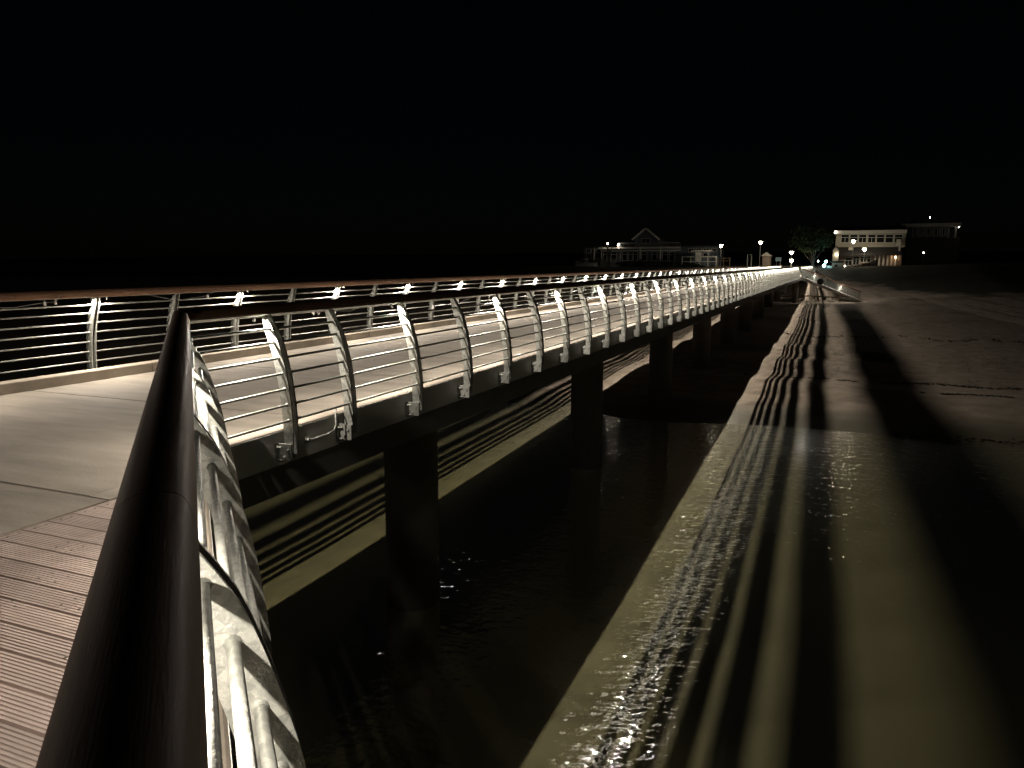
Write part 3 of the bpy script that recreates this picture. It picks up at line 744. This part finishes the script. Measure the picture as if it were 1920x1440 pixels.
# -- leafy tree at the end of the pier
TY = 137.; tp = at(1523, 493, TY); z0 = gz(tp.x, TY)
t_ = empty('leafy_tree', (tp.x, TY, z0)); tag(t_, 'green leafy tree with forked pale trunk at the end of the pier', 'tree')
b = MB(); H = at(1520, 416, TY).z - z0
b.tube([(0, 0, -.4), (.05, 0, .9), (.1, 0, 1.3)], [.30, .24, .2], 10)
for (dx, dy, h_, r_) in ((-.75, .2, 3.6, .13), (.55, -.2, 3.9, .13), (.15, .4, 4.6, .14), (-1.5, -.3, 3.3, .08), (1.3, .3, 3.4, .08), (-.3, -.6, 4.4, .1)):
    b.tube([(.05, 0, .6), (dx * .35, dy * .4, 1.5), (dx * .7, dy * .8, h_ * .62), (dx * 1.25, dy * 1.4, h_), (dx * 1.7, dy * 2, h_ + 1.1)], [r_ * 1.2, r_, r_ * .7, r_ * .4, .02], 7)
ob('trunk', b.mesh('tree_trunk', M['bark']), t_)
cb = leaves(3600, -.3, 0, H * .60, 3.1, 2.8, H * .34, .17, 11, .25)
lb = leaves(500, .2, 0, H * .93, .8, .8, H * .10, .14, 13, .1); cb.add(lb.v, lb.f)
ob('crown', cb.mesh('tree_crown', M['leaf']), t_)

# -- street lamps
def street_lamp(px, py, Y, label, mm=LW, base=None):
    p = at(px, py, Y); z0 = gz(p.x, Y) if base is None else base; H = p.z - z0
    r_ = empty('street_lamp', (p.x, Y, z0)); tag(r_, label, 'street lamp', 'street lamps along the promenade')
    b = MB(); b.tube([(0, 0, -.2), (0, 0, .5), (0, 0, .52), (0, 0, H - .25)], [.09, .08, .05, .04], 10); ob('pole', b.mesh('lamp_pole', M['greywood']), r_)
    b = MB(); b.tube([(0, 0, H - .25), (0, 0, H - .18), (0, 0, H + .2)], [.07, .16, .30], 12); ob('lantern', b.mesh('lantern', mm), r_)
    b = MB(); b.tube([(0, 0, H + .202), (0, 0, H + .25), (0, 0, H + .36)], [.33, .30, .03], 12); ob('lantern_cap', b.mesh('lantern_cap', M['dark']), r_)
street_lamp(1352, 461, 141.5, 'street lamp beside the house annex, leftmost of the lamps')
street_lamp(1426, 455, 140, 'tallest street lamp, midway between house and leafy tree')
street_lamp(1484, 474, 143, 'street lamp just left of the leafy tree')
street_lamp(1600, 453, 143, 'taller street lamp in front of the cream house')
street_lamp(1621, 468, 146, 'shorter street lamp in front of the cream house')
street_lamp(1484, 489, 135, 'low lantern glowing just above the end of the far railing')

# -- cream house right of the tree
h = Bld('cream_house', 'two-storey cream boarded house with a row of white upper windows', 'house', 1630, YB)
h.rect('upper_wall', 1568, 437, 1697, 463, M['cream'], 9)
h.rect('roof_edge', 1564.5, 432.8, 1700, 436.9, M['white'], 10, dy=-.5)
a, c = h.c(1564.5, 432.6), h.c(1700, 432.6); b = MB(); b.prism([(-.5, a.z), (9.5, a.z), (4.5, a.z + .9)], 'x', a.x, c.x); ob('roof', b.mesh('house_roof', M['roof']), h.root)
h.rect('lower_wall', 1574, 479, 1689, 502, M['brown'], 8.5, ground_=True)
a, c = h.c(1568, 463), h.c(1690, 463); d = h.c(1568, 478.5)
b = MB(); b.prism([(.1, a.z), (.1, a.z - .12), (-1.7, d.z - .1), (-1.7, d.z + .02)], 'x', a.x, c.x); ob('canopy', b.mesh('house_canopy', M['roof']), h.root)
h.rect('band', 1591, 464, 1600, 469, M['canvas'], .1, dy=-1.0)
for k, x0 in enumerate((240, 345, 450, 560, 665, 770, 880)): h.window(1540 + x0 / 6.4, 439.6, 1540 + (x0 + 90) / 6.4, 455.2, mull=(k in (0, 2, 3)))
h.window(1584.5, 483, 1597, 498, tr=.35); h.window(1599.5, 480.5, 1611, 497, tr=.3); h.window(1613.5, 480.5, 1624, 492); h.window(1626, 480.5, 1632.5, 492, mull=False)
for k in range(6): h.rect('pillar', 1640 + k * 7.6, 479.1, 1641.2 + k * 7.6, 500, M['white'], .15, dy=-.6, ground_=True)
h.rect('side_panel', 1680.5, 449, 1688, 461, M['white'], .3, dy=-.9); h.rect('downpipe', 1684.5, 462, 1686, 488, M['white'], .15, dy=-.9)
# porch
a, c = h.c(1561, 491), h.c(1573, 470)
b = MB(); b.prism([(a.x, -.3), (c.x, -.3), (c.x, c.z), ((a.x + c.x) / 2, c.z + .7), (a.x, c.z)], 'y', -2.4, -.02); pr_ = ob('porch', b.mesh('porch', M['cream']), h.root)
b = MB(); m_ = (a.x + c.x) / 2; b.prism([(a.x - .15, c.z), (m_, c.z + .75), (c.x + .15, c.z), (c.x + .15, c.z + .12), (m_, c.z + .9), (a.x - .15, c.z + .12)], 'y', -2.6, 0); ob('porch_roof', b.mesh('porch_roof', M['roof']), pr_)
h.lamp(1569, 478, .14, LWS, dy=-2.55); h.lamp(1566, 435.5, .13, LWS, dy=-.7); h.lamp(1678.5, 482.5, .16, LO, dy=-.9)
# stairs beside the cream house
st = Bld('garden_stairs', 'stepped pale stairs with a dark zigzag handrail before the cream house', 'stairs', 1622, YB - 7)
for k in range(6):
    st.rect('step', 1604 + k * 6.5, 498.5 - k * 1.9, 1610.3 + k * 6.5, 504, M['kerb'], 1.4, ground_=True)
b = MB(); b.tube([tuple(st.c(1602, 500) + Vector((0, -.2, 0))), tuple(st.c(1612, 496) + Vector((0, -.2, 0))), tuple(st.c(1616, 494.5) + Vector((0, -.2, 0))), tuple(st.c(1630, 493.5) + Vector((0, -.2, 0))), tuple(st.c(1634, 490) + Vector((0, -.2, 0))), tuple(st.c(1645, 487) + Vector((0, -.2, 0)))], .06, 6)
hr = ob('handrail', b.mesh('garden_handrail', M['dark']), st.root)
for x, y0 in ((1604, 499), (1617, 494.4), (1630, 493.4), (1644, 487.4)): st.rect('post', x - .4, y0, x + .5, 501, M['dark'], .08, dy=-.24, ground_=True)
# beach hut and low wall
hu = Bld('beach_hut', 'small pale hut with flat dark roof in front of the cream house porch', 'hut', 1567, YB - 12)
hu.rect('wall', 1560, 493.2, 1578, 504, M['cream'], 2.2, ground_=True); hu.rect('roof', 1556, 489.4, 1582, 493, M['roof'], 3, dy=-.4); hu.window(1564.5, 495.5, 1570.5, 500.5, tr=0, mull=False, frame=M['brown'])
lw = Bld('low_wall', 'low white wall left of the small hut', 'wall', 1555, YB - 13); lw.rect('wall_block', 1551, 499.2, 1559.6, 505, M['white'], .4, ground_=True); lw.rect('coping', 1550.6, 498.4, 1560, 499.1, M['white'], .5, dy=-.05)
# small lit things between
def small_lamp(px, py, Y, r, m, label):
    p = at(px, py, Y); z0 = gz(p.x, Y); r_ = empty('garden_lamp', (p.x, Y, z0)); tag(r_, label, 'lamp')
    b = MB(); H = max(.4, p.z - z0); b.tube([(0, 0, -.1), (0, 0, H - r)], .03, 6); ob('post', b.mesh('lamp_stake', M['dark']), r_)
    b = MB(); b.tube([(0, 0, H - r), (0, 0, H - r * .6), (0, 0, H), (0, 0, H + r * .6), (0, 0, H + r)], [r * .25, r * .8, r, r * .8, r * .2], 10); ob('glass', b.mesh('lamp_glass', m), r_)
small_lamp(1534, 489.5, 139, .13, emis('green_white_glow', (.8, 1, .85), 12.), 'small greenish white lamp right of the leafy tree')
small_lamp(1549, 490.5, 138, .22, LC, 'upper bluish lamp left of the small hut')
small_lamp(1545, 498, 136, .26, LC, 'lower cyan lamp left of the small hut')
small_lamp(1732, 474, 150, .10, LWS, 'lone small lamp on the dark slope right of the cream house')
small_lamp(1584, 501, 134, .09, LWS, 'tiny lamp at the foot of the stairs by the cream house')
# notice frame, little gabled booth, blue panel
nf = Bld('notice_frame', 'empty white notice frame standing left of the tallest street lamp', 'frame', 1405, 139)
for (x0, y0, x1, y1) in ((1401, 477, 1402, 497), (1408.3, 477, 1409.3, 497)): nf.rect('post', x0, y0, x1, y1, M['white'], .1, ground_=True)
nf.rect('crossbar', 1402.05, 477, 1408.25, 478, M['white'], .09)
gb = Bld('gabled_booth', 'small gabled booth right of the tallest street lamp', 'booth', 1437, 146)
gb.rect('wall', 1430, 480, 1444, 495, M['brown'], 2, ground_=True); a, c = gb.c(1427, 480.2), gb.c(1447, 480.2); ap = gb.c(1437, 472.5)
b = MB(); b.prism([(a.x, a.z), (c.x, c.z), (ap.x, ap.z)], 'y', -.4, 2.3); ob('roof', b.mesh('booth_roof', M['canvas']), gb.root)
bp_ = Bld('blue_panel', 'pale blue upright panel left of the street lamp by the tree', 'panel', 1459, 139)
bp_.rect('board', 1454.2, 482.5, 1464.5, 489.5, mat('pale_blue_board', (.35, .52, .60), .5), .08)
for x in (1455.5, 1462.6): bp_.rect('post', x, 489.6, x + .8, 497, M['greywood'], .08, ground_=True)
# dark pavilion far right
pv = Bld('dark_pavilion', 'unlit flat-roofed pavilion on the dark slope at far right', 'pavilion', 1745, 158)
pv.rect('base', 1700, 446, 1795, 500, M['roof'], 8, ground_=True); pv.rect('wall', 1716, 425.5, 1790, 445.8, M['siding'], 7, dy=1)
pv.rect('roof', 1690, 420.5, 1800, 424.8, M['white'], 10, dy=-1.6); pv.rect('upper_roof', 1712, 411.5, 1760, 414, M['roof'], 6, dy=1); pv.rect('attic', 1716, 414.2, 1756, 420.3, M['siding'], 5, dy=1.5)
for k in range(8): pv.rect('column', 1697 + k * 13.4, 425, 1698.5 + k * 13.4, 446, M['greywood'], .15, dy=-.6)
for x0, x1 in ((1722, 1731), (1736, 1745), (1750, 1759), (1764, 1773)): pv.window(x0, 427.5, x1, 441, tr=0, dy=1)
pv.lamp(1745, 407, .09, LWS, dy=1.2, name='roof_lamp'); b = MB(); p = pv.c(1745, 407.5); q = pv.c(1745, 411.4); b.tube([(p.x, 1.2, q.z), (p.x, 1.2, p.z)], .03, 6); ob('mast', b.mesh('roof_mast', M['greywood']), pv.root)
pv.lamp(1693, 426.2, .06, LWS, dy=-1.2, name='eave_lamp'); pv.lamp(1796, 426.2, .06, LWS, dy=-1.2, name='eave_lamp')
